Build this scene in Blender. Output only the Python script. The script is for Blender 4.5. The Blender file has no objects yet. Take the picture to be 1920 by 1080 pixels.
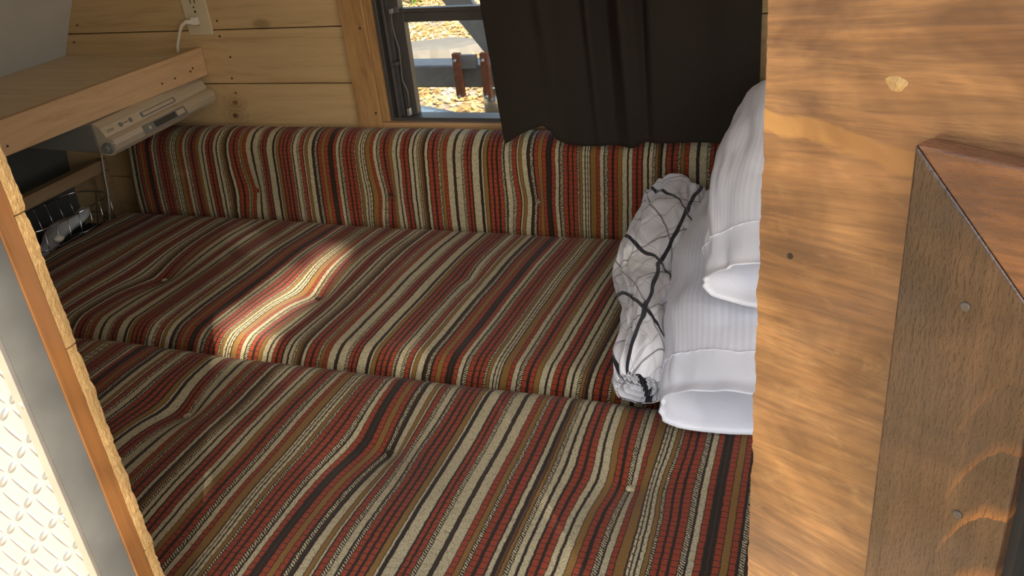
import bpy, bmesh, math, random
from mathutils import Vector, Matrix, noise
random.seed(7)
C = bpy.context.scene.collection
S = bpy.context.scene

# ------------------------------------------------------------------ camera
H = 1.5                                    # camera height above the ground
YAW, PIT, ROL, FPX = -0.389445, 0.4804997, -0.1091122, 1657.89
cam_d = bpy.data.cameras.new('camera'); cam = bpy.data.objects.new('camera', cam_d); C.objects.link(cam)
_f = Vector((math.sin(YAW)*math.cos(PIT), math.cos(YAW)*math.cos(PIT), -math.sin(PIT)))
_r = Vector((math.cos(YAW), -math.sin(YAW), 0)); _u = _r.cross(_f)
CR = math.cos(ROL)*_r + math.sin(ROL)*_u
CU = -math.sin(ROL)*_r + math.cos(ROL)*_u
CF = _f
cam.matrix_world = Matrix(((CR.x, CU.x, -CF.x, 0), (CR.y, CU.y, -CF.y, 0), (CR.z, CU.z, -CF.z, H), (0, 0, 0, 1)))
cam_d.sensor_width = 36; cam_d.lens = FPX*36/1920; cam_d.clip_start = 0.02; cam_d.clip_end = 200
S.camera = cam

# ------------------------------------------------------------------ world, sun, exposure
W = bpy.data.worlds.new('sky'); S.world = W; W.use_nodes = True
wn = W.node_tree.nodes; wl = W.node_tree.links; wn.clear()
sky = wn.new('ShaderNodeTexSky'); sky.sky_type = 'NISHITA'; sky.sun_disc = False
sky.sun_elevation = math.radians(38); sky.sun_rotation = math.radians(145); sky.dust_density = 2.0
bg = wn.new('ShaderNodeBackground'); bg.inputs['Strength'].default_value = 0.22
hs = wn.new('ShaderNodeHueSaturation'); hs.inputs['Saturation'].default_value = 0.6
wo = wn.new('ShaderNodeOutputWorld'); wl.new(sky.outputs[0], hs.inputs['Color']); wl.new(hs.outputs[0], bg.inputs[0]); wl.new(bg.outputs[0], wo.inputs[0])
SUN = Vector((0.46, -0.67, 0.58)).normalized()      # towards the sun
sd = bpy.data.lights.new('sun', 'SUN'); sd.energy = 9.5; sd.angle = math.radians(0.9); sd.color = (1.0, 0.87, 0.69)
so = bpy.data.objects.new('sun', sd); C.objects.link(so); so.location = (3, -4, 6)
so.rotation_euler = SUN.to_track_quat('Z', 'Y').to_euler()
S.view_settings.view_transform = 'Standard'; S.view_settings.look = 'None'; S.view_settings.gamma = 1
S.view_settings.use_curve_mapping = False; S.view_settings.exposure = 0.5

# ------------------------------------------------------------------ helpers
def ray(px, py):
    return CR*((px-960)/FPX) - CU*((py-540)/FPX) + CF
def atY(px, py, Y):
    d = ray(px, py); p = d*(Y/d.y); return (p.x, p.y, p.z)

def tag(o, label=None, cat=None, group=None, kind=None):
    if label: o['label'] = label
    if cat: o['category'] = cat
    if group: o['group'] = group
    if kind: o['kind'] = kind
    return o
def empty(name, loc, label, cat, group=None):
    o = bpy.data.objects.new(name, None); C.objects.link(o); o.empty_display_size = .05
    o.location = (loc[0], loc[1], loc[2]+H)
    return tag(o, label, cat, group)
def base_of(o):
    v = Vector((0, 0, 0))
    while o is not None: v = v + Vector(o.location); o = o.parent
    return v
class MB:
    """collects shapes in camera-height coordinates; build() links them as one mesh object"""
    def __init__(s): s.v = []; s.f = []; s.uv = []
    def add(s, vs, fs, uvs=None):
        n = len(s.v); s.v += [tuple(p) for p in vs]; s.f += [tuple(i+n for i in f) for f in fs]
        s.uv += (uvs if uvs else [(0, 0)]*len(vs)); return s
    def box(s, x0, x1, y0, y1, z0, z1):
        vs = [(x, y, z) for z in (z0, z1) for y in (y0, y1) for x in (x0, x1)]
        return s.add(vs, [(0, 2, 3, 1), (4, 5, 7, 6), (0, 1, 5, 4), (2, 6, 7, 3), (0, 4, 6, 2), (1, 3, 7, 5)])
    def obox(s, o, ax, ay, az, a, b, c):
        """box from corner o with edge vectors"""
        o = Vector(o); ax = Vector(ax)*a; ay = Vector(ay)*b; az = Vector(az)*c
        vs = [o+ax*i+ay*j+az*k for k in (0, 1) for j in (0, 1) for i in (0, 1)]
        return s.add(vs, [(0, 2, 3, 1), (4, 5, 7, 6), (0, 1, 5, 4), (2, 6, 7, 3), (0, 4, 6, 2), (1, 3, 7, 5)])
    def tube(s, pts, r, n=8, taper=None):
        pts = [Vector(p) for p in pts]; vs = []; fs = []
        prev = None
        for i, p in enumerate(pts):
            t = (pts[min(i+1, len(pts)-1)]-pts[max(i-1, 0)]).normalized()
            a = (prev - t*prev.dot(t)) if prev is not None else t.orthogonal()
            a.normalize(); prev = a; b = t.cross(a)
            rr = r if not taper else r*taper[i]
            for k in range(n):
                q = 2*math.pi*k/n; vs.append(p + a*math.cos(q)*rr + b*math.sin(q)*rr)
        for i in range(len(pts)-1):
            for k in range(n):
                k2 = (k+1) % n; fs.append((i*n+k, i*n+k2, (i+1)*n+k2, (i+1)*n+k))
        fs.append(tuple(range(n-1, -1, -1))); m = (len(pts)-1)*n; fs.append(tuple(range(m, m+n)))
        return s.add(vs, fs)
    def disc(s, c, n, r, h, seg=12):
        n = Vector(n).normalized(); return s.tube([Vector(c), Vector(c)+n*h], r, seg)
    def prism(s, poly, o, ax, ay, az, d):
        """poly in (ax, ay) extruded along az by d"""
        o = Vector(o); ax = Vector(ax); ay = Vector(ay); az = Vector(az); n = len(poly)
        vs = [o+ax*p[0]+ay*p[1] for p in poly] + [o+ax*p[0]+ay*p[1]+az*d for p in poly]
        fs = [tuple(range(n)), tuple(range(2*n-1, n-1, -1))] + [(i, i+n, (i+1) % n+n, (i+1) % n) for i in range(n)]
        return s.add(vs, fs)
    def grid(s, nu, nv, fn, wrapu=False, wrapv=False):
        vs = []; uvs = []; fs = []
        for j in range(nv):
            for i in range(nu):
                p, uv = fn(i, j); vs.append(p); uvs.append(uv)
        for j in range(nv if wrapv else nv-1):
            for i in range(nu if wrapu else nu-1):
                a = j*nu+i; b = j*nu+(i+1) % nu; c = ((j+1) % nv)*nu+(i+1) % nu; d = ((j+1) % nv)*nu+i
                fs.append((a, b, c, d))
        return s.add(vs, fs, uvs)
    def build(s, name, m, parent=None, smooth=False, bevel=0, loc=None):
        base = base_of(parent) if parent is not None else (Vector((loc[0], loc[1], loc[2]+H)) if loc is not None else Vector((0, 0, H))*0)
        me = bpy.data.meshes.new(name)
        me.from_pydata([(v[0]-base.x, v[1]-base.y, v[2]+H-base.z) for v in s.v], [], s.f)
        uvl = me.uv_layers.new(name='UVMap')
        ld = [0.0]*(2*len(me.loops)); 
        for l in me.loops:
            u = s.uv[l.vertex_index]; ld[2*l.index] = u[0]; ld[2*l.index+1] = u[1]
        uvl.data.foreach_set('uv', ld)
        bm = bmesh.new(); bm.from_mesh(me); bmesh.ops.recalc_face_normals(bm, faces=bm.faces); bm.to_mesh(me); bm.free()
        if smooth: me.polygons.foreach_set('use_smooth', [True]*len(me.polygons))
        me.materials.append(m)
        o = bpy.data.objects.new(name, me); C.objects.link(o)
        if parent is not None: o.parent = parent
        else: o.location = base
        if bevel:
            b = o.modifiers.new('bevel', 'BEVEL'); b.width = bevel; b.segments = 2; b.limit_method = 'ANGLE'
        return o
def struct(o): o['kind'] = 'structure'; return o

# ------------------------------------------------------------------ materials
class NT:
    def __init__(s, name):
        s.m = bpy.data.materials.new(name); s.m.use_nodes = True; s.t = s.m.node_tree; s.b = s.t.nodes['Principled BSDF']
    def n(s, typ, **kw):
        nd = s.t.nodes.new('ShaderNode'+typ)
        for k, v in kw.items(): setattr(nd, k, v)
        return nd
    def put(s, sock, v):
        if hasattr(v, 'links') or isinstance(v, bpy.types.NodeSocket): s.t.links.new(v, sock)
        else: sock.default_value = v
    def math(s, op, a, b=0.0, c=0.0, clamp=False):
        nd = s.n('Math', operation=op); nd.use_clamp = clamp
        s.put(nd.inputs[0], a); s.put(nd.inputs[1], b); s.put(nd.inputs[2], c); return nd.outputs[0]
    def mix(s, f, a, b, blend='MIX'):
        nd = s.n('Mix', data_type='RGBA', blend_type=blend); s.put(nd.inputs[0], f)
        for k, v in ((6, a), (7, b)):
            if isinstance(v, tuple): v = (v[0], v[1], v[2], 1)
            s.put(nd.inputs[k], v)
        return nd.outputs[2]
    def ramp(s, f, stops, interp='LINEAR'):
        nd = s.n('ValToRGB'); nd.color_ramp.interpolation = interp; el = nd.color_ramp.elements
        while len(el) > 1: el.remove(el[-1])
        el[0].position = stops[0][0]; el[0].color = stops[0][1] if len(stops[0][1]) == 4 else (*stops[0][1], 1)
        for p, c in stops[1:]:
            e = el.new(p); e.color = c if len(c) == 4 else (*c, 1)
        s.put(nd.inputs[0], f); return nd
    def noise(s, vec, scale, detail=3, rough=.55, dist=0):
        nd = s.n('TexNoise'); s.put(nd.inputs['Vector'], vec); nd.inputs['Scale'].default_value = scale
        nd.inputs['Detail'].default_value = detail; nd.inputs['Roughness'].default_value = rough; nd.inputs['Distortion'].default_value = dist
        return nd.outputs[0]
    def mapping(s, vec, scale=(1, 1, 1), rot=(0, 0, 0), loc=(0, 0, 0)):
        nd = s.n('Mapping'); s.put(nd.inputs['Vector'], vec); nd.inputs['Scale'].default_value = scale
        nd.inputs['Rotation'].default_value = rot; nd.inputs['Location'].default_value = loc; return nd.outputs[0]
    def bump(s, h, strength=.5, dist=.001, normal=None):
        nd = s.n('Bump'); nd.inputs['Strength'].default_value = strength; nd.inputs['Distance'].default_value = dist
        s.put(nd.inputs['Height'], h)
        if normal is not None: s.put(nd.inputs['Normal'], normal)
        return nd.outputs[0]
    def obj(s): return s.n('TexCoord').outputs['Object']
    def set(s, **kw):
        for k, v in kw.items():
            k = {'color': 'Base Color', 'rough': 'Roughness', 'metal': 'Metallic', 'normal': 'Normal', 'spec': 'Specular IOR Level',
                 'coat': 'Coat Weight', 'coat_rough': 'Coat Roughness', 'sheen': 'Sheen Weight', 'alpha': 'Alpha', 'trans': 'Transmission Weight'}[k]
            if isinstance(v, tuple) and len(v) == 3: v = (*v, 1)
            s.put(s.b.inputs[k], v)
        return s.m
def plain(name, color, rough=.6, metal=0, nscale=30, var=.12, bump=.0, **kw):
    t = NT(name); p = t.obj(); nz = t.noise(p, nscale, 4)
    c = t.mix(nz, tuple(x*(1-var) for x in color), tuple(min(1, x*(1+var)) for x in color))
    t.set(color=c, rough=rough, metal=metal, **kw)
    if bump: t.set(normal=t.bump(nz, bump, .002))
    return t.m
def wood(name, light, dark, axis='x', rough=.55, knots=True, coat=0, grain=60, bump=.15, knot_scale=2.2, spots=()):
    t = NT(name); p = t.obj()
    sc = {'x': (.045, 1, 1), 'y': (1, .045, 1), 'z': (1, 1, .045)}[axis]
    ks = {'x': (.45, 1, 1), 'y': (1, .45, 1), 'z': (1, 1, .45)}[axis]
    p0 = p
    for (sx, sy, sz, sr) in spots:                  # grain bends round each knot
        dd = t.n('VectorMath', operation='DISTANCE'); t.put(dd.inputs[0], t.mapping(p0, (.45, 1, 1))); dd.inputs[1].default_value = (sx*.45, sy, sz)
        e_ = t.math('EXPONENT', t.math('MULTIPLY', dd.outputs['Value'], -1/(sr*3)))
        ad = t.n('VectorMath', operation='ADD'); t.put(ad.inputs[0], p); cx = t.n('CombineXYZ'); t.put(cx.inputs[2], t.math('MULTIPLY', e_, sr*4)); t.put(ad.inputs[1], cx.outputs[0]); p = ad.outputs[0]
    w = t.noise(t.mapping(p, ks), 3.0, 2)
    nd = t.n('VectorMath', operation='ADD'); t.put(nd.inputs[0], t.mapping(p, sc))
    cb = t.n('CombineXYZ'); wv = t.math('MULTIPLY', w, .06)
    for i in range(3): t.put(cb.inputs[i], wv)
    t.put(nd.inputs[1], cb.outputs[0]); q = nd.outputs[0]
    g1 = t.noise(q, grain, 3, .6); g2 = t.noise(q, grain*5, 3, .6)
    f = t.math('ADD', t.math('MULTIPLY', g1, .75), t.math('MULTIPLY', g2, .35))
    r = t.ramp(f, [(.34, dark), (.5, tuple((a*2+b)/3 for a, b in zip(light, dark))), (.66, light)])
    c = r.outputs[0]
    if knots:
        v = t.n('TexVoronoi'); t.put(v.inputs['Vector'], t.mapping(p, tuple(x if x == 1 else .5 for x in ks))); v.inputs['Scale'].default_value = knot_scale*2
        kr = t.ramp(v.outputs['Distance'], [(.0, (1, 1, 1)), (.045, (.8, .8, .8)), (.075, (.1, .1, .1)), (.2, (0, 0, 0))])
        c = t.mix(t.math('MULTIPLY', kr.outputs[0], .75), c, tuple(x*.42 for x in dark))
    for (sx, sy, sz, sr) in spots:
        dd = t.n('VectorMath', operation='DISTANCE'); t.put(dd.inputs[0], t.mapping(p0, (.7, 0, 1))); dd.inputs[1].default_value = (sx*.7, 0, sz)
        rr = t.math('ADD', dd.outputs['Value'], t.math('MULTIPLY', t.math('SUBTRACT', g1, .5), .004))
        kr = t.ramp(t.math('DIVIDE', rr, sr*6), [(0, (.9, .9, .9)), (.11, (.75, .75, .75)), (.17, (.2, .2, .2)), (.30, (.30, .30, .30)), (.38, (.08, .08, .08)), (.50, (.18, .18, .18)), (.60, (0, 0, 0))])
        c = t.mix(kr.outputs[0], c, (.13, .06, .02))
    t.set(color=c, rough=rough, coat=coat, normal=t.bump(f, bump, .002))
    return t.m

M = {}
KN = [atY(441, 192, 1.8), atY(442, 217, 1.8)]
M['pine'] = wood('pine_boards', (.60, .42, .205), (.43, .28, .12), 'x', spots=[(KN[0][0], 1.8, KN[0][2]+H, .0075), (KN[1][0], 1.8, KN[1][2]+H, .0085)])
M['pine_shelf'] = wood('pine_shelf', (.74, .58, .37), (.60, .44, .26), 'x')
M['pine_edge'] = wood('pine_edge_board', (.66, .44, .24), (.48, .29, .14), 'y', knots=False)
M['pine_dark'] = wood('pine_low_rail', (.44, .29, .15), (.29, .18, .09), 'y', knots=False)
M['oak'] = wood('casing_wood', (.47, .27, .105), (.22, .105, .035), 'z', rough=.5, knots=False, grain=75, bump=.5)
M['sill'] = wood('sill_wood', (.55, .33, .15), (.36, .2, .08), 'x', rough=.4, knots=False)
M['stain'] = wood('stained_stud', (.36, .16, .05), (.13, .05, .018), 'z', rough=.35, coat=.4, grain=45, bump=.2)
M['alu'] = plain('window_aluminium', (.13, .125, .115), .42, .6, 40, .15)
M['alu_light'] = plain('bright_aluminium', (.62, .62, .6), .35, .8, 40, .1)
M['steel'] = plain('thin_chrome_wire', (.75, .75, .75), .18, 1, 40, .05)
M['seal'] = plain('weathered_grey_seal', (.15, .155, .15), .6, 0, 20, .3, .1)
M['black'] = plain('black_rubber', (.02, .02, .02), .7, 0, 60, .3, .1)
M['ply'] = plain('black_painted_wall', (.05, .052, .05), .8, 0, 12, .2)
M['nail'] = plain('dark_nail_head', (.05, .04, .03), .5, .4)
M['ivory'] = plain('ivory_plastic', (.62, .53, .34), .35, 0, 30, .05)
M['ivory_dark'] = plain('socket_slot', (.03, .025, .02), .6)
M['cordw'] = plain('white_cord', (.72, .66, .54), .4)
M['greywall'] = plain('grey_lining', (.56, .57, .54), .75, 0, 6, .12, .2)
M['lining_shaded'] = plain('lower_lining_painted_shade', (.11, .115, .105), .8, 0, 6, .2)  # foot space shade put into the colour of the lower wall lining
M['radio'] = plain('champagne_silver_plastic', (.66, .60, .48), .28, .55, 50, .06)
M['radio_side'] = plain('grey_plastic', (.19, .19, .175), .45, .1)
M['radio_dark'] = plain('display_glass', (.04, .045, .04), .12)
M['print'] = plain('dark_print', (.03, .03, .03), .6)
M['rust'] = plain('rusty_bracket', (.33, .13, .07), .8, .2, 60, .6, .4)
M['frame'] = plain('grey_painted_steel', (.34, .35, .35), .5, .2, 25, .35)
M['stone'] = plain('flat_stone', (.20, .19, .175), .9, 0, 12, .25, .4)
M['leafg'] = plain('green_leaf', (.16, .30, .05), .6, 0, 8, .4)
M['bark'] = plain('bark', (.12, .085, .055), .9, 0, 12, .4, .8)

def m_cut():
    t = NT('sawn_board_end'); p = t.obj(); n1 = t.noise(t.mapping(p, (1, 1, .6)), 260, 4, .7); n2 = t.noise(p, 30, 3)
    c = t.mix(n1, (.42, .24, .07), (.95, .66, .30)); c = t.mix(t.math('MULTIPLY', n2, .35), c, (.30, .15, .05))
    return t.set(color=c, rough=.85, normal=t.bump(n1, .9, .003))
M['cut'] = m_cut()

def m_fabric():
    D = (.026, .016, .009); R = (.31, .052, .019); K = (.58, .50, .30); T = (.25, .13, .030); B = (.13, .055, .022)
    tab = [(65,'C'),(118,'D'),(137,'C'),(150,'T'),(178,'D'),(185,'R'),(212,'D'),(220,'R'),(246,'D'),(256,'R'),(282,'W'),(300,'D'),(308,'C'),(342,'W'),
           (364,'R'),(394,'D'),(398,'C'),(411,'T'),(437,'C'),(474,'D'),(488,'T'),(493,'D'),(498,'W'),(520,'D'),(530,'R'),(556,'T'),(590,'R'),(618,'D'),
           (636,'T'),(641,'D'),(660,'R'),(688,'C'),(716,'D'),(723,'W'),(748,'R'),(780,'D'),(788,'R'),(816,'D'),(824,'R'),(852,'W'),(868,'T'),(890,'E'),
           (909,'B'),(914,'E'),(930,'B'),(934,'E'),(948,'B'),(953,'T'),(996,'R'),(1024,'C'),(1054,'D'),(1060,'W'),(1086,'R'),(1116,'D'),(1130,'R'),
           (1160,'T'),(1194,'C'),(1234,'D'),(1244,'C'),(1272,'R'),(1302,'D'),(1314,'R'),(1346,'D'),(1352,'C'),(1386,'D'),(1398,'C'),(1428,'W'),
           (1448,'T'),(1466,'B'),(1484,'D'),(1500,'C'),(1526,'D'),(1532,'R'),(1570,'D'),(1584,'R'),(1618,'W'),(1642,'T'),(1672,'R'),(1704,'C'),
           (1764,'D'),(1772,'T'),(1777,'D'),(1786,'C'),(1846,'W'),(1872,'R'),(1900,'D'),(1908,'R'),(1936,'D')]
    def fr(z):                                    # measured along a strip seen slightly obliquely
        a = (z-65)/1880.; return a + .118*a*(1-a) - .01*a*(1-a)*(1-2*a)
    cols = {'D': (D, 0.), 'T': (T, .2), 'R': (R, .4), 'E': (K, .6), 'W': (K, .8), 'C': (K, 1.), 'B': (B, .1)}
    t = NT('striped_woven_fabric'); uv = t.n('UVMap').outputs[0]
    sp = t.n('SeparateXYZ'); t.put(sp.inputs[0], uv); U, V = sp.outputs[0], sp.outputs[1]
    wob = t.noise(t.mapping(uv, (30, 90, 1)), 1, 3, .6); wob2 = t.noise(t.mapping(uv, (300, 260, 1)), 1, 2)
    u = t.math('ADD', U, t.math('MULTIPLY', t.math('SUBTRACT', wob, .5), .0030))
    u = t.math('ADD', u, t.math('MULTIPLY', t.math('SUBTRACT', wob2, .5), .0016))
    n = len(tab); cuts = [0, n//3, 2*n//3, n]
    def lookup(uu):
        f = t.math('FRACT', t.math('DIVIDE', uu, .533)); col = None; code = None
        for k in range(3):
            seg = tab[cuts[k]:cuts[k+1]]; a = fr(seg[0][0]); b = fr(tab[cuts[k+1]][0]) if cuts[k+1] < n else 1.0
            loc = t.math('DIVIDE', t.math('SUBTRACT', f, a), b-a)
            r = t.ramp(loc, [((fr(z)-a)/(b-a), (*cols[c][0], cols[c][1])) for z, c in seg], 'CONSTANT')
            if col is None: col, code = r.outputs[0], r.outputs[1]
            else:
                g = t.math('GREATER_THAN', f, a)
                col = t.mix(g, col, r.outputs[0])
                code = t.math('ADD', t.math('MULTIPLY', code, t.math('SUBTRACT', 1, g)), t.math('MULTIPLY', r.outputs[1], g))
        return col, code
    col, code = lookup(u); c_a = lookup(t.math('ADD', u, .0007))[1]; c_b = lookup(t.math('SUBTRACT', u, .0007))[1]
    groove = t.math('GREATER_THAN', t.math('ADD', t.math('ABSOLUTE', t.math('SUBTRACT', code, c_a)), t.math('ABSOLUTE', t.math('SUBTRACT', code, c_b))), .05)
    def is_(v): return t.math('COMPARE', code, v, .04)
    red, bead, tw, cr, tan = is_(.4), is_(.6), is_(.8), is_(1.), is_(.2)
    # crosswise breaks in the red ribs
    vr = t.math('ADD', V, t.math('MULTIPLY', t.math('SUBTRACT', t.noise(t.mapping(uv, (25, 25, 1)), 1, 2), .5), .012))
    sr = t.math('FRACT', t.math('DIVIDE', vr, .0098)); gap = t.math('LESS_THAN', sr, .11)
    gap = t.math('MULTIPLY', gap, red)
    # twisted yarn
    s1 = t.math('SINE', t.math('ADD', t.math('MULTIPLY', V, 1500.), t.math('ADD', t.math('MULTIPLY', U, 1100.), t.math('MULTIPLY', wob2, 9.))))
    twd = t.math('MULTIPLY', t.math('LESS_THAN', s1, .05), tw)
    # beads
    cell = t.noise(t.mapping(uv, (160, 0.01, 1)), 1, 0)
    sb = t.math('FRACT', t.math('ADD', t.math('DIVIDE', vr, .0125), t.math('MULTIPLY', cell, 9)))
    bd = t.math('MULTIPLY', t.math('LESS_THAN', sb, .16), bead)
    # chenille loops on the cream
    vo = t.n('TexVoronoi', feature='DISTANCE_TO_EDGE'); t.put(vo.inputs['Vector'], t.mapping(uv, (1, .62, 1))); vo.inputs['Scale'].default_value = 330
    loop = t.math('MULTIPLY', t.math('LESS_THAN', vo.outputs['Distance'], .05), cr)
    cz = t.math('FRACT', t.math('ADD', t.math('DIVIDE', V, .014), t.math('MULTIPLY', t.noise(t.mapping(uv, (200, 40, 1)), 1, 1), 1.6)))
    crack = t.math('MULTIPLY', t.math('LESS_THAN', cz, .07), cr)
    dk = t.math('MAXIMUM', t.math('MAXIMUM', gap, twd), t.math('MAXIMUM', bd, t.math('MULTIPLY', groove, .85)))
    c = t.mix(dk, col, (.028, .016, .009))
    c = t.mix(t.math('MULTIPLY', t.math('MAXIMUM', loop, crack), .62), c, (.20, .15, .09))
    fz = t.noise(t.mapping(uv, (900, 420, 1)), 1, 3, .7); fl = t.noise(t.mapping(uv, (9, 5, 1)), 1, 3)
    c = t.mix(.75, c, t.ramp(fz, [(.28, (.42, .42, .42)), (.72, (1.6, 1.6, 1.6))]).outputs[0], 'MULTIPLY')
    c = t.mix(.5, c, t.ramp(fl, [(.3, (.75, .75, .75)), (.7, (1.2, 1.2, 1.2))]).outputs[0], 'MULTIPLY')
    hgt = t.math('MULTIPLY', t.math('GREATER_THAN', code, .3), 1.0)
    hgt = t.math('ADD', hgt, t.math('MULTIPLY', tan, .45))
    hgt = t.math('SUBTRACT', hgt, dk); hgt = t.math('SUBTRACT', hgt, t.math('MULTIPLY', t.math('MAXIMUM', loop, crack), .5))
    hgt = t.math('ADD', hgt, t.math('MULTIPLY', fz, .7))
    return t.set(color=c, rough=.95, sheen=.15, spec=.12, normal=t.bump(hgt, .9, .0020))
M['fabric'] = m_fabric()

def m_white(name, stripes, tint=(.80, .81, .86)):
    t = NT(name); uv = t.n('UVMap').outputs[0]; sp = t.n('SeparateXYZ'); t.put(sp.inputs[0], uv)
    sn = t.math('SINE', t.math('MULTIPLY', sp.outputs[0], 2*math.pi/.0105))
    st = t.math('GREATER_THAN', sn, 0)
    nz = t.noise(t.mapping(uv, (9, 9, 1)), 1, 4)
    c = t.mix(t.math('MULTIPLY', st, .8 if stripes else 0), tint, tuple(x*.91 for x in tint))
    t.set(color=c, rough=t.math('ADD', .38, t.math('MULTIPLY', st, .2)) if stripes else .6, sheen=.2, normal=t.bump(nz, .5, .008))
    return t.m
M['pillow'] = m_white('white_sateen_stripe', True)
M['pillow_hem'] = m_white('white_cotton_hem', False)

def m_quilt():
    t = NT('white_quilt_with_black_lines'); uv = t.n('UVMap').outputs[0]
    w = t.noise(t.mapping(uv, (7, 7, 1)), 1, 2); ws = t.math('MULTIPLY', t.math('SUBTRACT', w, .5), .05)
    sp = t.n('SeparateXYZ'); t.put(sp.inputs[0], uv); a = t.math('ADD', sp.outputs[0], ws); b = t.math('ADD', sp.outputs[1], ws)
    def line(expr, per, wd, off=0.):
        f = t.math('FRACT', t.math('ADD', t.math('DIVIDE', expr, per), off))
        return t.math('LESS_THAN', f, wd/per)
    d1 = t.math('ADD', t.math('MULTIPLY', a, .95), t.math('MULTIPLY', b, .18)); d2 = t.math('ADD', t.math('MULTIPLY', b, .8), t.math('MULTIPLY', a, -.62))
    d3 = t.math('ADD', t.math('MULTIPLY', b, .9), t.math('MULTIPLY', a, .55)); d4 = t.math('ADD', t.math('MULTIPLY', a, .75), t.math('MULTIPLY', b, -.5))
    thick = t.math('MAXIMUM', line(d1, .21, .0125, .30), line(d2, .15, .0095, .35))
    thin = t.math('MAXIMUM', line(d3, .105, .0035, .1), line(d4, .135, .0035, .6))
    q1 = t.math('ADD', t.math('MULTIPLY', a, .7), t.math('MULTIPLY', b, .7)); q2 = t.math('ADD', t.math('MULTIPLY', a, .7), t.math('MULTIPLY', b, -.7))
    quilt = t.math('MAXIMUM', line(q1, .048, .0013, .1), line(q2, .048, .0013, .1))
    def tri(e, per): return t.math('ABSOLUTE', t.math('SINE', t.math('MULTIPLY', e, math.pi/per)))
    puff = t.math('POWER', t.math('MULTIPLY', tri(q1, .048), tri(q2, .048)), .35)
    c = t.mix(t.math('MULTIPLY', quilt, .55), (.80, .79, .80), (.22, .20, .20))
    c = t.mix(t.math('MULTIPLY', thin, .75), c, (.10, .09, .10)); c = t.mix(thick, c, (.012, .012, .018))
    return t.set(color=c, rough=.75, sheen=.2, normal=t.bump(puff, .5, .005))
M['quilt'] = m_quilt()

def m_curtain():
    t = NT('sheer_black_cloth'); p = t.obj()
    wv = t.noise(t.mapping(p, (500, 500, 900)), 1, 2); h = t.noise(t.mapping(p, (40, 40, 160)), 1, 4, .7)
    c = t.mix(wv, (.013, .0105, .008), (.042, .033, .024))
    pin = t.math('GREATER_THAN', t.math('ADD', t.math('MULTIPLY', wv, .6), t.math('MULTIPLY', h, .6)), .80)
    m = t.set(color=c, rough=.9, spec=.15)
    tr = t.n('BsdfTransparent'); mx = t.n('MixShader'); t.put(mx.inputs[0], t.math('ADD', .012, t.math('MULTIPLY', pin, .22)))
    out = t.t.nodes['Material Output']; t.t.links.new(t.b.outputs[0], mx.inputs[1]); t.t.links.new(tr.outputs[0], mx.inputs[2]); t.t.links.new(mx.outputs[0], out.inputs[0])
    return m
M['curtain'] = m_curtain()

def m_glass(name, f=.9, tint=(.95, .97, .96)):
    t = NT(name); tr = t.n('BsdfTransparent'); tr.inputs[0].default_value = (*tint, 1)
    gl = t.n('BsdfGlossy'); gl.inputs['Roughness'].default_value = .03; mx = t.n('MixShader'); mx.inputs[0].default_value = 1-f
    t.t.links.new(tr.outputs[0], mx.inputs[1]); t.t.links.new(gl.outputs[0], mx.inputs[2]); t.t.links.new(mx.outputs[0], t.t.nodes['Material Output'].inputs[0])
    return t.m
M['glass'] = m_glass('window_glass', .94)

def m_plate():
    t = NT('diamond_plate'); p = t.obj(); q = t.mapping(p, (1, 1, 1), (0, math.radians(45), 0))
    sp = t.n('SeparateXYZ'); t.put(sp.inputs[0], q); P = .030
    def loz(a, b, sa, sb, off):
        fa = t.math('SUBTRACT', t.math('FRACT', t.math('ADD', t.math('DIVIDE', a, P), off)), .5)
        fb = t.math('SUBTRACT', t.math('FRACT', t.math('ADD', t.math('DIVIDE', b, P), off)), .5)
        e = t.math('ADD', t.math('POWER', t.math('DIVIDE', fa, sa), 2), t.math('POWER', t.math('DIVIDE', fb, sb), 2))
        return t.math('SUBTRACT', 1, e, clamp=True)
    X, Z = sp.outputs[0], sp.outputs[2]
    h = t.math('MAXIMUM', loz(X, Z, .38, .11, 0.), loz(X, Z, .11, .38, .5))
    nz = t.noise(p, 25, 3)
    return t.set(color=(.58, .64, .70), metal=.75, rough=t.math('ADD', .25, t.math('MULTIPLY', nz, .2)), normal=t.bump(h, .9, .004))
M['plate'] = m_plate()

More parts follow.
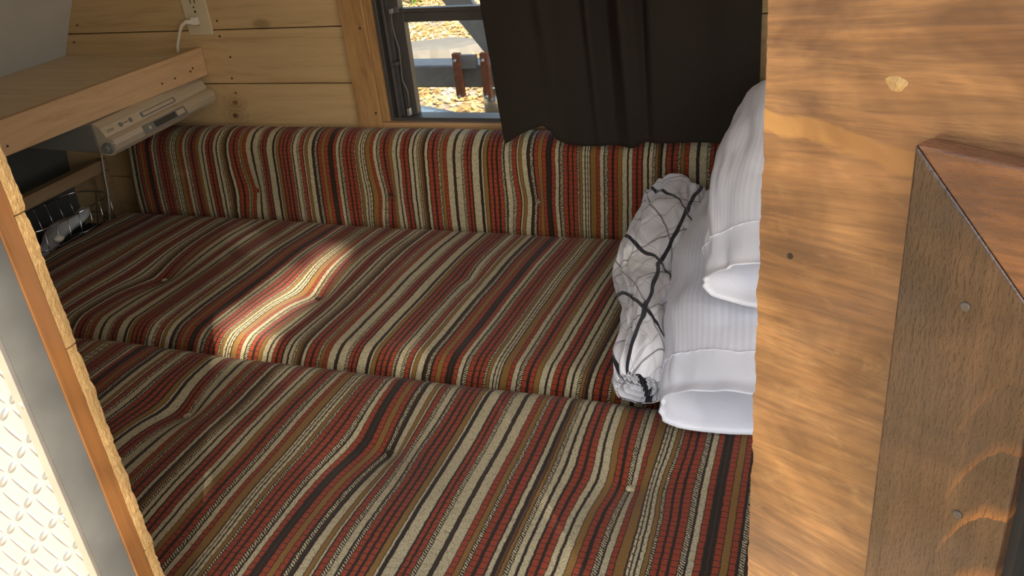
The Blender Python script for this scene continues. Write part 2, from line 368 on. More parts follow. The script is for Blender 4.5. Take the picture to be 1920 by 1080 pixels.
def m_stained(name, axis, dark=(.17, .078, .030), light=(.47, .235, .082), streak=True, rough=.3, fleck=.5, arches=False):
    """glossy stained softwood; object x runs along the door, z up"""
    t = NT(name); p = t.obj()
    sc = (.055, 1, 1) if axis == 'x' else (1, 1, .045)
    rot = (0, math.radians(7 if axis == 'x' else 1.5), 0)
    q0 = t.mapping(p, (1, 1, 1), rot); w = t.noise(t.mapping(p, sc), 9, 3)
    q = t.mapping(q0, sc); nd = t.n('VectorMath', operation='ADD'); cb = t.n('CombineXYZ'); ws = t.math('MULTIPLY', w, .05)
    for i in range(3): t.put(cb.inputs[i], ws)
    t.put(nd.inputs[0], q); t.put(nd.inputs[1], cb.outputs[0]); qq = nd.outputs[0]
    g = t.noise(qq, 130, 5, .65); g2 = t.noise(qq, 480, 3, .6); big = t.noise(t.mapping(q0, (.35, 1, 1.0) if axis == 'x' else (1, 1, .3)), 34, 4, .6, .5)
    f = t.math('ADD', t.math('MULTIPLY', g, .45), t.math('ADD', t.math('MULTIPLY', g2, .25), t.math('MULTIPLY', big, .38)))
    c = t.ramp(f, [(.36, dark), (.50, tuple(a*.55+b*.45 for a, b in zip(dark, light))), (.60, light), (.72, tuple(min(1, x*1.45) for x in light))]).outputs[0]
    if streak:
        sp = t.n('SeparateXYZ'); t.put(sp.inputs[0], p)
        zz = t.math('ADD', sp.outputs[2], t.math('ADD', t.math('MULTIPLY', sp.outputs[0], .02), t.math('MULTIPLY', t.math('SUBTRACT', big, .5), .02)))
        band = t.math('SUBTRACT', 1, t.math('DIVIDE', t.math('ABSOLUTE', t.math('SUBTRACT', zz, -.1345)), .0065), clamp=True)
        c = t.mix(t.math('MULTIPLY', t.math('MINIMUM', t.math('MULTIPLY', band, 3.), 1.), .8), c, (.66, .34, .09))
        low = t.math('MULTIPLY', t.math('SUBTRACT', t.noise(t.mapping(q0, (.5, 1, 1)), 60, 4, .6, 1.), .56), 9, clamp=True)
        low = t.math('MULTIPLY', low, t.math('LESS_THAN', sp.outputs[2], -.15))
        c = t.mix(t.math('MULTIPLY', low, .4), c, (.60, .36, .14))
    if arches:
        sp = t.n('SeparateXYZ'); t.put(sp.inputs[0], p); dx = t.math('SUBTRACT', sp.outputs[0], .143)
        e = t.math('ADD', sp.outputs[2], t.math('ADD', t.math('MULTIPLY', t.math('MULTIPLY', dx, dx), 60.), t.math('MULTIPLY', big, .016)))
        fr_ = t.math('FRACT', t.math('DIVIDE', e, .034)); ln = t.math('SUBTRACT', 1, t.math('MULTIPLY', fr_, 4.5), clamp=True)
        near = t.math('MULTIPLY', t.math('MULTIPLY', t.math('SUBTRACT', .026, t.math('ABSOLUTE', dx)), 110, clamp=True), t.math('MULTIPLY', t.math('SUBTRACT', -.205, sp.outputs[2]), 14, clamp=True))
        c = t.mix(t.math('MULTIPLY', t.math('MULTIPLY', ln, near), .65), c, (.46, .17, .04))
    blot = t.ramp(t.noise(t.mapping(q0, (.6, 1, 1)), 13, 4, .6, .6), [(.38, (.50, .42, .38)), (.52, (.95, .93, .9)), (.68, (1.25, 1.2, 1.1))]).outputs[0]
    c = t.mix(.85, c, blot, 'MULTIPLY')
    bump1 = t.bump(f, .35, .003); fl = t.noise(t.mapping(p, (1, 1, .35) if axis == 'z' else (.3, 1, 1)), 620, 2, .7)
    return t.set(color=c, rough=t.math('ADD', rough, t.math('MULTIPLY', g, .15)), coat=.8, coat_rough=.12, normal=t.bump(fl, fleck, .0012, bump1))
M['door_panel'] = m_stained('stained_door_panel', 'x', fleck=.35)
M['door_stile'] = m_stained('stained_door_stile', 'z', (.052, .027, .014), (.100, .052, .025), False, .22, 1.0, True)
M['door_rail'] = m_stained('stained_door_rail', 'x', (.11, .045, .02), (.36, .15, .05), False, .3, .9)

def m_ground():
    t = NT('leaf_litter_ground'); p = t.obj(); a = t.noise(p, 14, 4, .7); b = t.noise(p, 2.2, 3)
    v = t.n('TexVoronoi'); t.put(v.inputs['Vector'], p); v.inputs['Scale'].default_value = 26
    c = t.ramp(a, [(.3, (.16, .09, .04)), (.48, (.44, .29, .13)), (.6, (.66, .50, .26)), (.75, (.8, .7, .48))]).outputs[0]
    c = t.mix(.5, c, t.ramp(v.outputs['Distance'], [(.05, (1.2, 1.1, .9)), (.6, (.35, .28, .18))]).outputs[0], 'MULTIPLY')
    c = t.mix(t.ramp(b, [(.5, (0, 0, 0)), (.6, (1, 1, 1))]).outputs[0], c, (.38, .34, .28))
    return t.set(color=c, rough=.95, normal=t.bump(a, .8, .03))
M['ground'] = m_ground()
def m_leaf(name, cs):
    t = NT(name); oi = t.noise(t.obj(), 9, 2, .5); r = t.ramp(oi, [(.3, cs[0]), (.5, cs[1]), (.68, cs[2])])
    return t.set(color=r.outputs[0], rough=.6)
M['dryleaf'] = m_leaf('dry_leaves', [(.38, .19, .06), (.68, .45, .16), (.85, .75, .50)])
M['treeleaf'] = m_leaf('tree_leaves', [(.04, .08, .015), (.07, .13, .03), (.12, .18, .04)])

# ------------------------------------------------------------------ setting: ground and trailer shell
g = MB().box(-14, 14, -9, 16, -1.56, -1.5).build('ground', M['ground']); struct(g)
ZT = -.784                                   # top of the mattress cushions
XL, XR, YB, YF = -2.08, .62, 1.8, .512       # inner faces

# far wall: shiplap boards with real gaps, window hole X(-.989..-.16) Z(-.596..-.05)
HX0, HX1, HZ0, HZ1 = -.995, -.20, -.600, -.05
seams = [-1.02, -.885, -.7575, -.6195, -.4985, -.3675, -.232, -.097, .038, .173, .31, .45]
wb = MB()
for a, b in zip(seams[:-1], seams[1:]):
    z0, z1 = a+.0013, b-.0013
    if z1 < HZ0 or z0 > HZ1: wb.box(XL, XR, YB, YB+.014, z0, z1)
    elif z0 < HZ0:
        wb.box(XL, XR, YB, YB+.014, z0, HZ0); wb.box(XL, HX0, YB, YB+.014, HZ0, z1); wb.box(HX1, XR, YB, YB+.014, HZ0, z1)
    elif z1 > HZ1:
        wb.box(XL, XR, YB, YB+.014, HZ1, z1); wb.box(XL, HX0, YB, YB+.014, z0, HZ1); wb.box(HX1, XR, YB, YB+.014, z0, HZ1)
    else:
        wb.box(XL, HX0, YB, YB+.014, z0, z1); wb.box(HX1, XR, YB, YB+.014, z0, z1)
wall_back = struct(wb.build('wall_back', M['pine'], bevel=.0012))
ob = MB()
ob.box(XL, HX0, YB+.016, YB+.05, -1.03, .46); ob.box(HX1, XR, YB+.016, YB+.05, -1.03, .46)
ob.box(HX0, HX1, YB+.016, YB+.05, -1.03, HZ0); ob.box(HX0, HX1, YB+.016, YB+.05, HZ1, .46)
ob.build('outer_skin', M['black'], wall_back)
nails = [(407, 39), (412, 68), (432, 107), (435, 147), (442, 174), (145, 47), (139, 79), (675, 53), (705, 212), (441, 217)]
for px, py in nails:
    p = atY(px, py, YB-.0 if px < 600 else YB-.018)
    q = MB().disc((p[0], p[1]-.001, p[2]), (0, 1, 0), .0027, .003, 8).build('nail', M['nail'], wall_back)
# curved end wall (front of the teardrop) and roof, one lining sheet each
prof = [(-2.05, -1.03), (-2.06, -.9), (-2.05, -.76), (-2.02, -.62), (-1.975, -.52), (-1.925, -.425), (-1.882, -.348), (-1.842, -.283), (-1.78, -.19), (-1.69, -.08), (-1.56, .05), (-1.38, .18), (-1.15, .29), (-.85, .38), (-.4, .435), (.1, .45), (.62, .45)]
def sheet(pts, y0, y1, th):
    m = MB(); n = len(pts)
    P = [Vector((p[0], 0, p[1])) for p in pts]; Nn = []
    for i in range(n):
        t_ = (P[min(i+1, n-1)]-P[max(i-1, 0)]).normalized(); Nn.append(Vector((-t_.z, 0, t_.x)))
    ring = P + [P[i]+Nn[i]*th for i in range(n-1, -1, -1)]
    k = len(ring); vs = [(p.x, y0, p.z) for p in ring]+[(p.x, y1, p.z) for p in ring]
    fs = [(i, (i+1) % k, (i+1) % k+k, i+k) for i in range(k)]
    for y in (0, k):
        for i in range(n-1): fs.append((y+i, y+i+1, y+k-2-i, y+k-1-i))
    return m.add(vs, fs)
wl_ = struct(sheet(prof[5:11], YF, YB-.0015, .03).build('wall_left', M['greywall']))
sheet(prof[:6], YF, YB-.0015, .03).build('lower_lining', M['lining_shaded'], wl_)
struct(sheet(prof[10:], YF-.1, YB+.014, .03).build('ceiling', M['greywall']))
struct(MB().box(XR, XR+.03, .75, YB+.014, -1.03, .45).build('wall_right', M['pine']))
struct(MB().box(-2.05, XR, .47, YB+.05, -1.06, -1.03).build('floor', M['ply']))
# front wall left of the door opening: board ends, stained stud, rubber, bright plate
XJ = -.645
fw = MB(); zs = [-1.03, -.86]
def zj(px, py): 
    d = ray(px, py); return (d*(XJ/d.x)).z
ends = sorted([zj(40, 400), zj(140, 645), zj(265, 1040)]); st = (ends[2]-ends[1])
zs = [-1.03]+ends+[ends[2]+st, ends[2]+2*st, .31]
rj = random.Random(3)
for a, b in zip(zs[:-1], zs[1:]):
    n = max(3, int((b-a)/.004)); off = rj.uniform(-.0015, .0015)
    def fn(i, j, a=a, b=b, n=n, off=off):
        z = a+.0008+(b-a-.0016)*i/(n-1); e = noise.noise(Vector((z*60, 3.1, a)))*.0016+noise.noise(Vector((z*260, 1.1, a)))*.0012
        ring = [(-1.98, .4985), (XJ+off+e, .4985+abs(e)*.4), (XJ+off+e+.0004, .504), (XJ+off+e*.9-.0005, .5105+e*.5), (-1.98, .5115)]
        x, y = ring[j]; return (x, y, z), (0, 0)
    m_ = MB(); m_.grid(n, 5, fn, wrapv=True)
    m_.add([m_.v[j*n] for j in range(5)], [(0, 1, 2, 3, 4)]); m_.add([m_.v[j*n+n-1] for j in range(5)], [(4, 3, 2, 1, 0)])
    fw.add(m_.v, m_.f)
wall_front = struct(fw.build('wall_front', M['cut']))
st_ = MB().box(-1.98, XJ-.0005, .480, .4983, -1.03, .31).build('stained_stud', M['stain'], wall_front, bevel=.001)
MB().box(-1.98, XJ-.002, .446, .4798, -1.05, .31).build('rubber_seal', M['seal'], wall_front)
MB().box(-1.98, XJ-.010, .4425, .4455, -1.05, .31).build('diamond_plate', M['plate'], wall_front)
MB().box(XJ-.012, XJ-.002, .4405, .4458, -1.05, .31).build('edge_strip', M['alu_light'], wall_front, bevel=.0008)
for px, py in ((117, 974), (40, 760)):
    p = atY(px, py, .442); MB().disc((p[0], p[1], p[2]), (0, -1, 0), .0035, .0025, 12).build('screw', M['alu_light'], wall_front)

# window casing (trim) and window
tr1 = MB().box(-1.075, -1.014, YB-.018, YB-.0002, -.6075, .02).build('trim_1', M['oak'], bevel=.0015); struct(tr1)
struct(MB().box(-1.0135, -.16, YB-.016, YB-.0002, -.606, -.588).build('trim_2', M['sill'], bevel=.0012))
struct(MB().box(-1.0135, -.9955, YB-.012, YB+.015, -.5875, -.03).build('trim_3', M['oak'], bevel=.001))
win = empty('window_1', (-.58, YB+.02, -.586), None, None); struct(win)
fr = MB()
fr.box(-.9945, -.986, YB-.006, YB+.045, -.586, -.06).box(-.9855, -.965, YB+.012, YB+.04, -.586, -.06).box(-.9945, -.203, YB-.004, YB+.04, -.5865, -.579)
fr.box(-.976, -.971, YB-.002, YB+.012, -.579, -.06).box(-.211, -.203, YB-.006, YB+.04, -.579, -.06).box(-.9945, -.203, YB, YB+.04, -.068, -.06)
fr.build('window_frame', M['alu'], win, bevel=.0008)
fr = MB(); 
fr.box(-.9635, -.934, YB+.016, YB+.036, -.5785, -.345).box(-.9335, -.205, YB+.016, YB+.036, -.3665, -.345)
fr.build('lower_sash', M['alu'], win, bevel=.001)
fr = MB().box(-.9635, -.938, YB+.006, YB+.030, -.3445, -.07).box(-.9375, -.205, YB+.010, YB+.030, -.3445, -.3355)
fr.build('upper_sash', M['alu'], win, bevel=.001)
MB().box(-.935, -.205, YB+.024, YB+.027, -.578, -.366).build('pane', M['glass'], win)
MB().box(-.939, -.205, YB+.018, YB+.021, -.336, -.07).build('pane', M['glass'], win)
rod = [atY(733, 20, 1.797), atY(735, 45, 1.797), atY(741, 70, 1.797), atY(748, 90, 1.797), atY(751, 118, 1.797), atY(754, 150, 1.797), atY(764, 170, 1.797), atY(767, 196, 1.797), atY(768, 214, 1.797)]
MB().tube(rod, .0022, 8).build('operator_rod', M['alu'], win, smooth=True)
p = atY(741, 119, 1.797); MB().box(p[0]-.006, p[0]+.008, 1.792, 1.803, p[2]-.004, p[2]+.004).build('latch', M['alu'], win, bevel=.001)
p = atY(733, 22, 1.795); MB().box(p[0]-.002, p[0]+.003, 1.790, 1.802, p[2]-.004, p[2]+.006).build('rod_clip', M['alu_light'], win)
p = atY(767, 208, 1.795); MB().box(p[0]-.003, p[0]+.003, 1.790, 1.802, p[2]-.010, p[2]+.006).build('rod_clip', M['alu_light'], win)

# ------------------------------------------------------------------ cushions
def cushion(name, x0, x1, y0, y1, z0, z1, sgn, uoff, skew, dimples, label, rad=.05, crown=.008, lean=0., nx=420, nt=150, facing='z', sag=None):
    """soft box running along X with rounded profile in YZ; fabric stripes run round the profile"""
    cy, cz = (y0+y1)/2, (z0+z1)/2; hy, hz = (y1-y0)/2, (z1-z0)/2
    prof = []                                          # rounded rectangle, starting at the bottom middle
    segs = []
    r = rad
    def arc(cx_, cz_, a0, n): return [(cx_+r*math.cos(a0+math.pi/2*k/n), cz_+r*math.sin(a0+math.pi/2*k/n)) for k in range(n+1)]
    corners = arc(hy-r, -hz+r, -math.pi/2, 14)+arc(hy-r, hz-r, 0, 14)+arc(-hy+r, hz-r, math.pi/2, 14)+arc(-hy+r, -hz+r, math.pi, 14)
    corners.append(corners[0])
    L = [0]
    for a, b in zip(corners[:-1], corners[1:]): L.append(L[-1]+math.dist(a, b))
    tot = L[-1]; k = 0; V_ = []
    for i in range(nt):
        s = tot*i/nt
        while L[k+1] < s: k += 1
        f = (s-L[k])/max(1e-9, L[k+1]-L[k]); prof.append((corners[k][0]*(1-f)+corners[k+1][0]*f, corners[k][1]*(1-f)+corners[k+1][1]*f)); V_.append(s)
    m = MB(); R = rad*.9; xs = []
    for i in range(nx):
        t_ = i/(nx-1); xs.append(x0+(x1-x0)*(t_*.94+.06*(0.5-0.5*math.cos(math.pi*t_))))
    def shape(i, j):
        x = xs[i]; d = min(x-x0, x1-x); sc = 1.0
        if d < R: q = 1-d/R; sc = math.sqrt(max(0, 1-q*q)); 
        yy, zz = prof[j]
        ey = (hy-R+R*sc)/hy; ez = (hz-R+R*sc)/hz
        y = cy+yy*ey; z = cz+zz*ez
        top = max(0., min(1., (zz/hz))) if facing == 'z' else 1.0
        # crown
        if facing == 'z':
            z += crown*top*(1-(yy/hy)**2)
        else:
            y -= crown*max(0, -yy/hy)*(1-(zz/hz)**2)
        z += lean*0
        if lean: y += lean*max(0, z-(ZT-.01))
        nz = noise.noise(Vector((x*3.1, y*3.1+5, z*3)))*.007+noise.noise(Vector((x*9, y*9+2, z*9)))*.0028
        dx = 0; dep = 0
        for (bx, bt, amp, sg) in dimples:
            if facing == 'z': ex, et = x-bx, y-bt
            else: ex, et = x-bx, z-bt
            if facing == 'z' and zz < 0: continue
            if facing != 'z' and yy > 0: continue
            rr = math.sqrt(ex*ex+et*et); 
            g = math.exp(-rr/sg)*.65+.35*math.exp(-(rr/(sg*2.4))**2)
            g2 = math.exp(-abs(ex)/(sg*.45))*math.exp(-(et/(sg*2.6))**2)*.22
            dep += amp*(g+g2); dx += ex*.55*math.exp(-(rr/(sg*1.3))**2)
        if facing == 'z':
            z += nz*top-dep*(1 if zz > 0 else 0)
            if sag: z += sag(x, y)*top
        else: y += (-nz+dep) if yy < 0 else 0; z += (noise.noise(Vector((x*4, 7, 1)))*.004 if zz > 0 else 0)
        u = sgn*(x+skew*(y-cy)+dx*.5-uoff)
        return (x, y, z), (u, V_[j])
    m.grid(nx, nt, shape, wrapv=True)
    for e in (0, nx-1):                                 # flat end faces, closed by a fan
        ring = [m.v[j*nx+e] for j in range(nt)]; c_ = tuple(sum(p[k] for p in ring)/nt for k in range(3))
        m.add(ring+[c_], [(j, (j+1) % nt, nt) for j in range(nt)], [(m.uv[j*nx+e]) for j in range(nt)]+[m.uv[e]])
    root = empty(name, ((x0+x1)/2, cy, z0), label, 'cushion', 'striped bed cushions')
    m.build('cover', M['fabric'], root, smooth=True)
    for (bx, bt, amp, sg) in dimples:
        if amp < .015: continue
        b = MB()
        bb = (bx, bt, z1+crown*(1-((bt-cy)/hy)**2)-amp*1.0+.0015) if facing == 'z' else (bx, y0+lean*(bt-ZT)+amp*.9-.006, bt)
        nr = 10
        def fn(i, j, bb=bb):
            a = 2*math.pi*i/nr; f = j/4; r_ = .0065*math.sin(math.pi/2*(1-f)) if j < 4 else .0001; h = .003*(1-(1-f)**2) 
            if facing == 'z': return (bb[0]+r_*math.cos(a), bb[1]+r_*math.sin(a), bb[2]+h), (sgn*(bb[0]-uoff)+.1, a*.004)
            return (bb[0]+r_*math.cos(a), bb[1]-h, bb[2]+r_*math.sin(a)), (sgn*(bb[0]-uoff)+.1, a*.004)
        b.grid(nr, 5, fn, wrapu=True).build('button', M['fabric'], root, smooth=True)
    return root

cushion('backrest_cushion', -1.733, .10, 1.682, 1.778, -.915, -.594, 1, -.757, 0, [(-1.346, -.737, .020, .035), (-.976, -.736, .020, .035), (-.615, -.736, .022, .035), (-.24, -.736, .02, .035)],
        'striped bolster cushion standing upright against the plank wall under the window', rad=.042, crown=.010, lean=.10, facing='y', nt=150)
cushion('bed_cushion', -1.76, .35, 1.106, 1.682, ZT-.13, ZT-.006, 1, -.752, -.055, [(-1.369, 1.345, .026, .042), (-.974, 1.335, .030, .045), (-.661, 1.42, .006, .02), (-.19, 1.34, .02, .04)],
        'striped flat cushion in the middle with the bright sun patch on it', rad=.055)
cushion('bed_cushion', -1.76, .35, .516, 1.108, ZT-.13, ZT-.006, -1, -.468, .02, [(-1.36, .92, .02, .04), (-.978, .921, .027, .042), (-.597, .907, .027, .045), (-.233, .909, .027, .045)],
        'striped flat cushion nearest the doorway, in front of the other two', rad=.055, nt=170)
bp = empty('bed_platform', (-.8, 1.1, -1.03), 'black painted bed platform under the striped cushions', 'bed base')
MB().box(-1.9, .5, .53, 1.79, -.935, -.918).build('deck', M['ply'], bp); MB().box(-1.9, .5, .53, .55, -1.03, -.935).build('front_board', M['ply'], bp)
MB().box(-1.9, -1.88, .55, 1.79, -1.03, -.935).build('side_board', M['ply'], bp)

# ------------------------------------------------------------------ curtain
cu = empty('curtain', (-.43, 1.74, -.62), 'black cloth curtain hanging over the right part of the window', 'curtain')
bot = [(-.692, -.618), (-.680, -.612), (-.656, -.597), (-.63, -.585), (-.60, -.577), (-.583, -.590), (-.572, -.607), (-.55, -.616), (-.52, -.619), (-.49, -.618), (-.466, -.617), (-.44, -.620), (-.404, -.621), (-.385, -.610), (-.36, -.609), (-.25, -.609), (-.154, -.608)]
def interp(tb, x):
    for a, b in zip(tb[:-1], tb[1:]):
        if x <= b[0]: return a[1]+(b[1]-a[1])*(x-a[0])/(b[0]-a[0])
    return tb[-1][1]
def cfn(i, j, nx=260, nz=60):
    f = i/(nx-1); x0 = -.692+(.537)*f; v = j/(nz-1)
    zb = interp(bot, x0); z = zb+(0.05-zb)*v
    lf = 1-f; x = x0-(.022*lf)*min(1, (z+.618)/.3) 
    fold = 0
    for c, a, w in ((-.57, .010, .014), (-.475, .020, .010), (-.445, -.018, .012), (-.41, .026, .014), (-.375, -.024, .010), (-.32, .006, .03), (-.25, -.008, .03), (-.62, .010, .035)):
        fold += a*math.exp(-((x0-c)/w)**2)
    yb = 1.686+.046*min(1, v*3); k = yb/1.74
    y = yb - fold*(.25+.75*min(1, v*2.2)) + .004*math.sin(x0*40+v*2)
    return (x*k, y, z*k), (x0, z)
cl = MB(); cl.grid(260, 60, cfn); co = cl.build('cloth', M['curtain'], cu, smooth=True)
sm = co.modifiers.new('thickness', 'SOLIDIFY'); sm.thickness = .0012
MB().tube([(-.80, 1.735, .055), (-.08, 1.735, .055)], .006, 12).build('rod', M['alu'], cu, smooth=True)

# ------------------------------------------------------------------ pillows and quilt
def sstep(a, b, x):
    t_ = max(0, min(1, (x-a)/(b-a))); return t_*t_*(3-2*t_)
def lerp_tab(tb, y):
    if y <= tb[0][0]: return tb[0][1:]
    for k, (a, b) in enumerate(zip(tb[:-1], tb[1:])):
        if y <= b[0]:
            o = tb[max(0, k-1)]; e = tb[min(len(tb)-1, k+2)]; h = b[0]-a[0]; f = (y-a[0])/h; r = []
            for i in range(1, len(a)):
                m0 = (b[i]-o[i])/(b[0]-o[0])*h; m1 = (e[i]-a[i])/(e[0]-a[0])*h
                r.append((2*f**3-3*f*f+1)*a[i]+(f**3-2*f*f+f)*m0+(3*f*f-2*f**3)*b[i]+(f**3-f*f)*m1)
            return tuple(r)
    return tb[-1][1:]
def pillow(name, tb, label, lip, hem, fx=1.0, seed=0, tilt=0.):
    """open pillowcase end towards -Y. tb rows: (Y, xc, half width, z bottom, z top); lip(a): how far the rim reaches at angle a"""
    na = 140; Y0, Y1 = tb[0][0], tb[-1][0]
    root = empty(name, (tb[len(tb)//2][1], (Y0+Y1)/2, min(r[3] for r in tb)), label, 'pillow', 'white pillows')
    def pt(a, y, inset=0.):
        xc, hw, zb, zt = lerp_tab(tb, y); c, s = math.cos(a), math.sin(a)
        ex = .72; cc = math.copysign(abs(c)**ex, c); ss = math.copysign(abs(s)**.9, s)
        hh = (zt-zb)/2; zc = (zt+zb)/2
        w = noise.noise(Vector((y*7+seed, a*1.3, seed)))*.011+noise.noise(Vector((y*12, a*4.1, seed+4)))*.006+abs(noise.noise(Vector((y*9+a*2, a*5.5-y*6, seed+9))))*-.006
        w *= sstep(Y1, Y1-.08, y)
        x = xc+(hw-inset)*cc+w*c; z = zc+(hh-inset)*ss+w*.8*s*(1 if s > 0 else .3)
        return x, z
    def ring(frac, inset=0.):
        def f_(i, j): return None
    ny = 90; m = MB()
    def body(i, j):
        a = 2*math.pi*i/na; f = j/(ny-1); y0 = Y0+lip(a)+hem; y = y0+(Y1-y0)*math.sin(math.pi/2*f)**.9 if f < 1 else Y1
        x, z = pt(a, y); k = 1.0
        if y > Y1-.06: k = math.sqrt(max(0.0004, 1-((y-(Y1-.06))/.06)**2)); xc, hw, zb, zt = lerp_tab(tb, y); x = xc+(x-xc)*(.9*k+.1*1); z = (zb+zt)/2+(z-(zb+zt)/2)*k
        return (x, y, z), (a*.20, y)
    m.grid(na, ny, body, wrapu=True)
    m.add([m.v[(ny-1)*na+i] for i in range(na)], [tuple(range(na))])
    m.build('pillowcase', M['pillow'], root, smooth=True)
    h = MB(); nh = 26
    def hemf(i, j):
        a = 2*math.pi*i/na
        if j < 14:                                    # outer face from the seam to the rim
            f = j/13; y = Y0+lip(a)+hem*(1-f); x, z = pt(a, y, -.0012*(1-abs(2*f-1))-.0006)
            pk = .0016*math.sin(a*70) if j == 0 else 0
            return (x, y+pk, z), (a*.2, y)
        f = (j-13)/12; y = Y0+lip(a)+hem*1.6*f; x, z = pt(a, y, .003+.012*f)
        return (x, y, z), (a*.2, y)
    h.grid(na, nh, hemf, wrapu=True); h.build('hem', M['pillow_hem'], root, smooth=True)
    sm_ = MB(); sp_ = []
    for i in range(na*2+1):
        a = math.pi*i/na; y = Y0+lip(a)+hem; x, z = pt(a, y, -.0014-.0006*(i % 2)); sp_.append((x, y+.0012*math.sin(a*55), z))
    sm_.tube(sp_, .0009, 5).build('seam', M['pillow_hem'], root, smooth=True)
    inner = MB()                                      # the pillow itself, seen inside the open case
    def inf(i, j):
        a = 2*math.pi*i/na; f = j/11; r_ = math.cos(math.pi/2*f); y = Y0+hem*1.25+.05*(1-f); y = Y0+hem*2.1-.05*math.sin(math.pi/2*f)
        xc, hw, zb, zt = lerp_tab(tb, y); x, z = pt(a, y, .010); return (xc+(x-xc)*r_, y, (zb+zt)/2+(z-(zb+zt)/2)*r_), (a, y)
    inner.grid(na, 12, inf, wrapu=True); inner.build('filling', M['pillow_hem'], root, smooth=True)
    return root
B0 = ZT+.004
pillow('pillow', [(1.02, .02, .230, B0-.006, B0+.092), (1.09, .02, .240, B0-.002, B0+.128), (1.18, .02, .260, B0, B0+.165), (1.35, .02, .268, B0, B0+.20), (1.55, .02, .262, B0, B0+.20), (1.655, .02, .258, B0, B0+.17)],
       'lower white sateen pillow with its open hem hanging onto the striped cushion', lambda a: .024*math.cos(a)-.012*math.sin(a)+.007*math.sin(3*a), .066, seed=1)
pillow('pillow', [(1.13, .06, .225, -.632, -.555), (1.20, .06, .24, -.612, -.520), (1.32, .06, .245, -.585, -.455), (1.45, .06, .238, -.580, -.405), (1.56, .06, .225, -.580, -.395), (1.65, .06, .21, -.585, -.42)],
       'upper white sateen pillow stacked highest, beside the black curtain', lambda a: .026*math.cos(a)+.012*math.sin(a)+.006*math.sin(2*a+1), .072, seed=9)

def quilt():
    root = empty('quilt', (-.2, 1.38, ZT), 'folded white quilt with black crossing lines beside the white pillows', 'quilt')
    #      Y, xc, hw, zb, zt
    tb = [(1.058, -.254, .042, B0, B0+.060), (1.10, -.254, .044, B0, B0+.085), (1.18, -.268, .038, B0, B0+.095), (1.27, -.280, .045, B0, B0+.095), (1.36, -.298, .064, B0, B0+.095), (1.42, -.30, .068, B0, B0+.11), (1.52, -.300, .066, B0, B0+.125), (1.68, -.300, .062, B0, B0+.140)]
    na, ny = 220, 140; m = MB(); Y0, Y1 = 1.058, 1.68
    def pt(a, y, k=1.0):
        xc, hw, zb, zt = lerp_tab(tb, y); c, s = math.cos(a), math.sin(a)
        cc = math.copysign(abs(c)**.8, c); ss = math.copysign(abs(s)**.85, s)
        hh = (zt-zb)/2; zc = (zt+zb)/2
        w = noise.noise(Vector((y*9, a*1.6, 3)))*.012+noise.noise(Vector((y*24, a*5, 8)))*.005
        if s < 0: w *= .3
        for a0, dp, wd in ((2.35, .012, .10), (1.95, .008, .08)):      # long creases between the folded layers
            w -= dp*math.exp(-((a-a0-.25*math.sin((y-1.05)*5))/wd)**2)
        return xc+(hw*cc*k)+w*c, zc+(hh*ss*k)+w*s
    def fn(i, j):
        a = 2*math.pi*i/na
        f = j/(ny-1)
        if f < .10:                                  # rolled near end: folds back inwards
            g = f/.10; ang = math.pi/2*(1-g); k = .80+.20*math.cos(ang); y = Y0+.018*(1-math.sin(ang))
        else:
            g = (f-.10)/.90; y = Y0+.018+(Y1-Y0-.018)*g; k = 1.0
            if y > Y1-.04: k = math.sqrt(max(.0005, 1-((y-Y1+.04)/.04)**2))
        x, z = pt(a, y, k); return (x, y, z), (a*.10, y)
    m.grid(na, ny, fn, wrapu=True); m.add([m.v[(ny-1)*na+i] for i in range(na)], [tuple(range(na))])
    # inner spiral of the roll, in from the near rim
    def sp(i, j):
        a = 2*math.pi*i/na; f = j/30; k = .80*(1-f*.92); y = Y0+.002+.030*math.sin(math.pi*f*3.2)**2*(1-f)+.012*f
        x, z = pt(a, Y0, k); return (x, y, z), (x*1.3, z*1.3)
    m.grid(na, 31, sp, wrapu=True)
    m.build('cover', M['quilt'], root, smooth=True)
quilt()

# ------------------------------------------------------------------ shelf with edge board
sh = empty('shelf', (-1.7, 1.2, -.43), 'pine shelf with a raised front board, above the silver radio', 'shelf')
XS = -1.505
for k, (a, b) in enumerate(((1.60, 1.799), (1.445, 1.5985), (1.29, 1.4435), (1.135, 1.2885), (.98, 1.1335), (.82, .9785), (.66, .8185))):
    MB().prism([(-1.965, a+.0008), (-1.965, b), (XS-.0008-.0602*(1.798-b), b), (XS-.0008-.0602*(1.798-a), a+.0008)], (0, 0, -.436), (1, 0, 0), (0, 1, 0), (0, 0, 1), .015).build('board', M['pine_shelf'], sh, bevel=.001)
# front edge board: follows the shelf, slightly out of square
eb = MB().prism([(XS, 1.798), (XS+.019, 1.798), (XS+.019-.0602*1.138, .66), (XS-.0602*1.138, .66)], (0, 0, -.475), (1, 0, 0), (0, 1, 0), (0, 0, 1), .068)
eb.build('edge_board', M['pine_edge'], sh, bevel=.0015)
def onEdge(px, py):
    d = ray(px, py); x = XS+.019
    for _ in range(8):
        p = d*(x/d.x); x = XS+.019-.036*(1.798-p.y)/.598
    return p
for px, py in ((361, 128), (357, 134), (328, 147), (304, 157), (14, 274)):
    p = onEdge(px, py); MB().disc((p.x-.001, p.y, p.z), (1, 0, 0), .0026, .0018, 8).build('nail', M['nail'], sh)

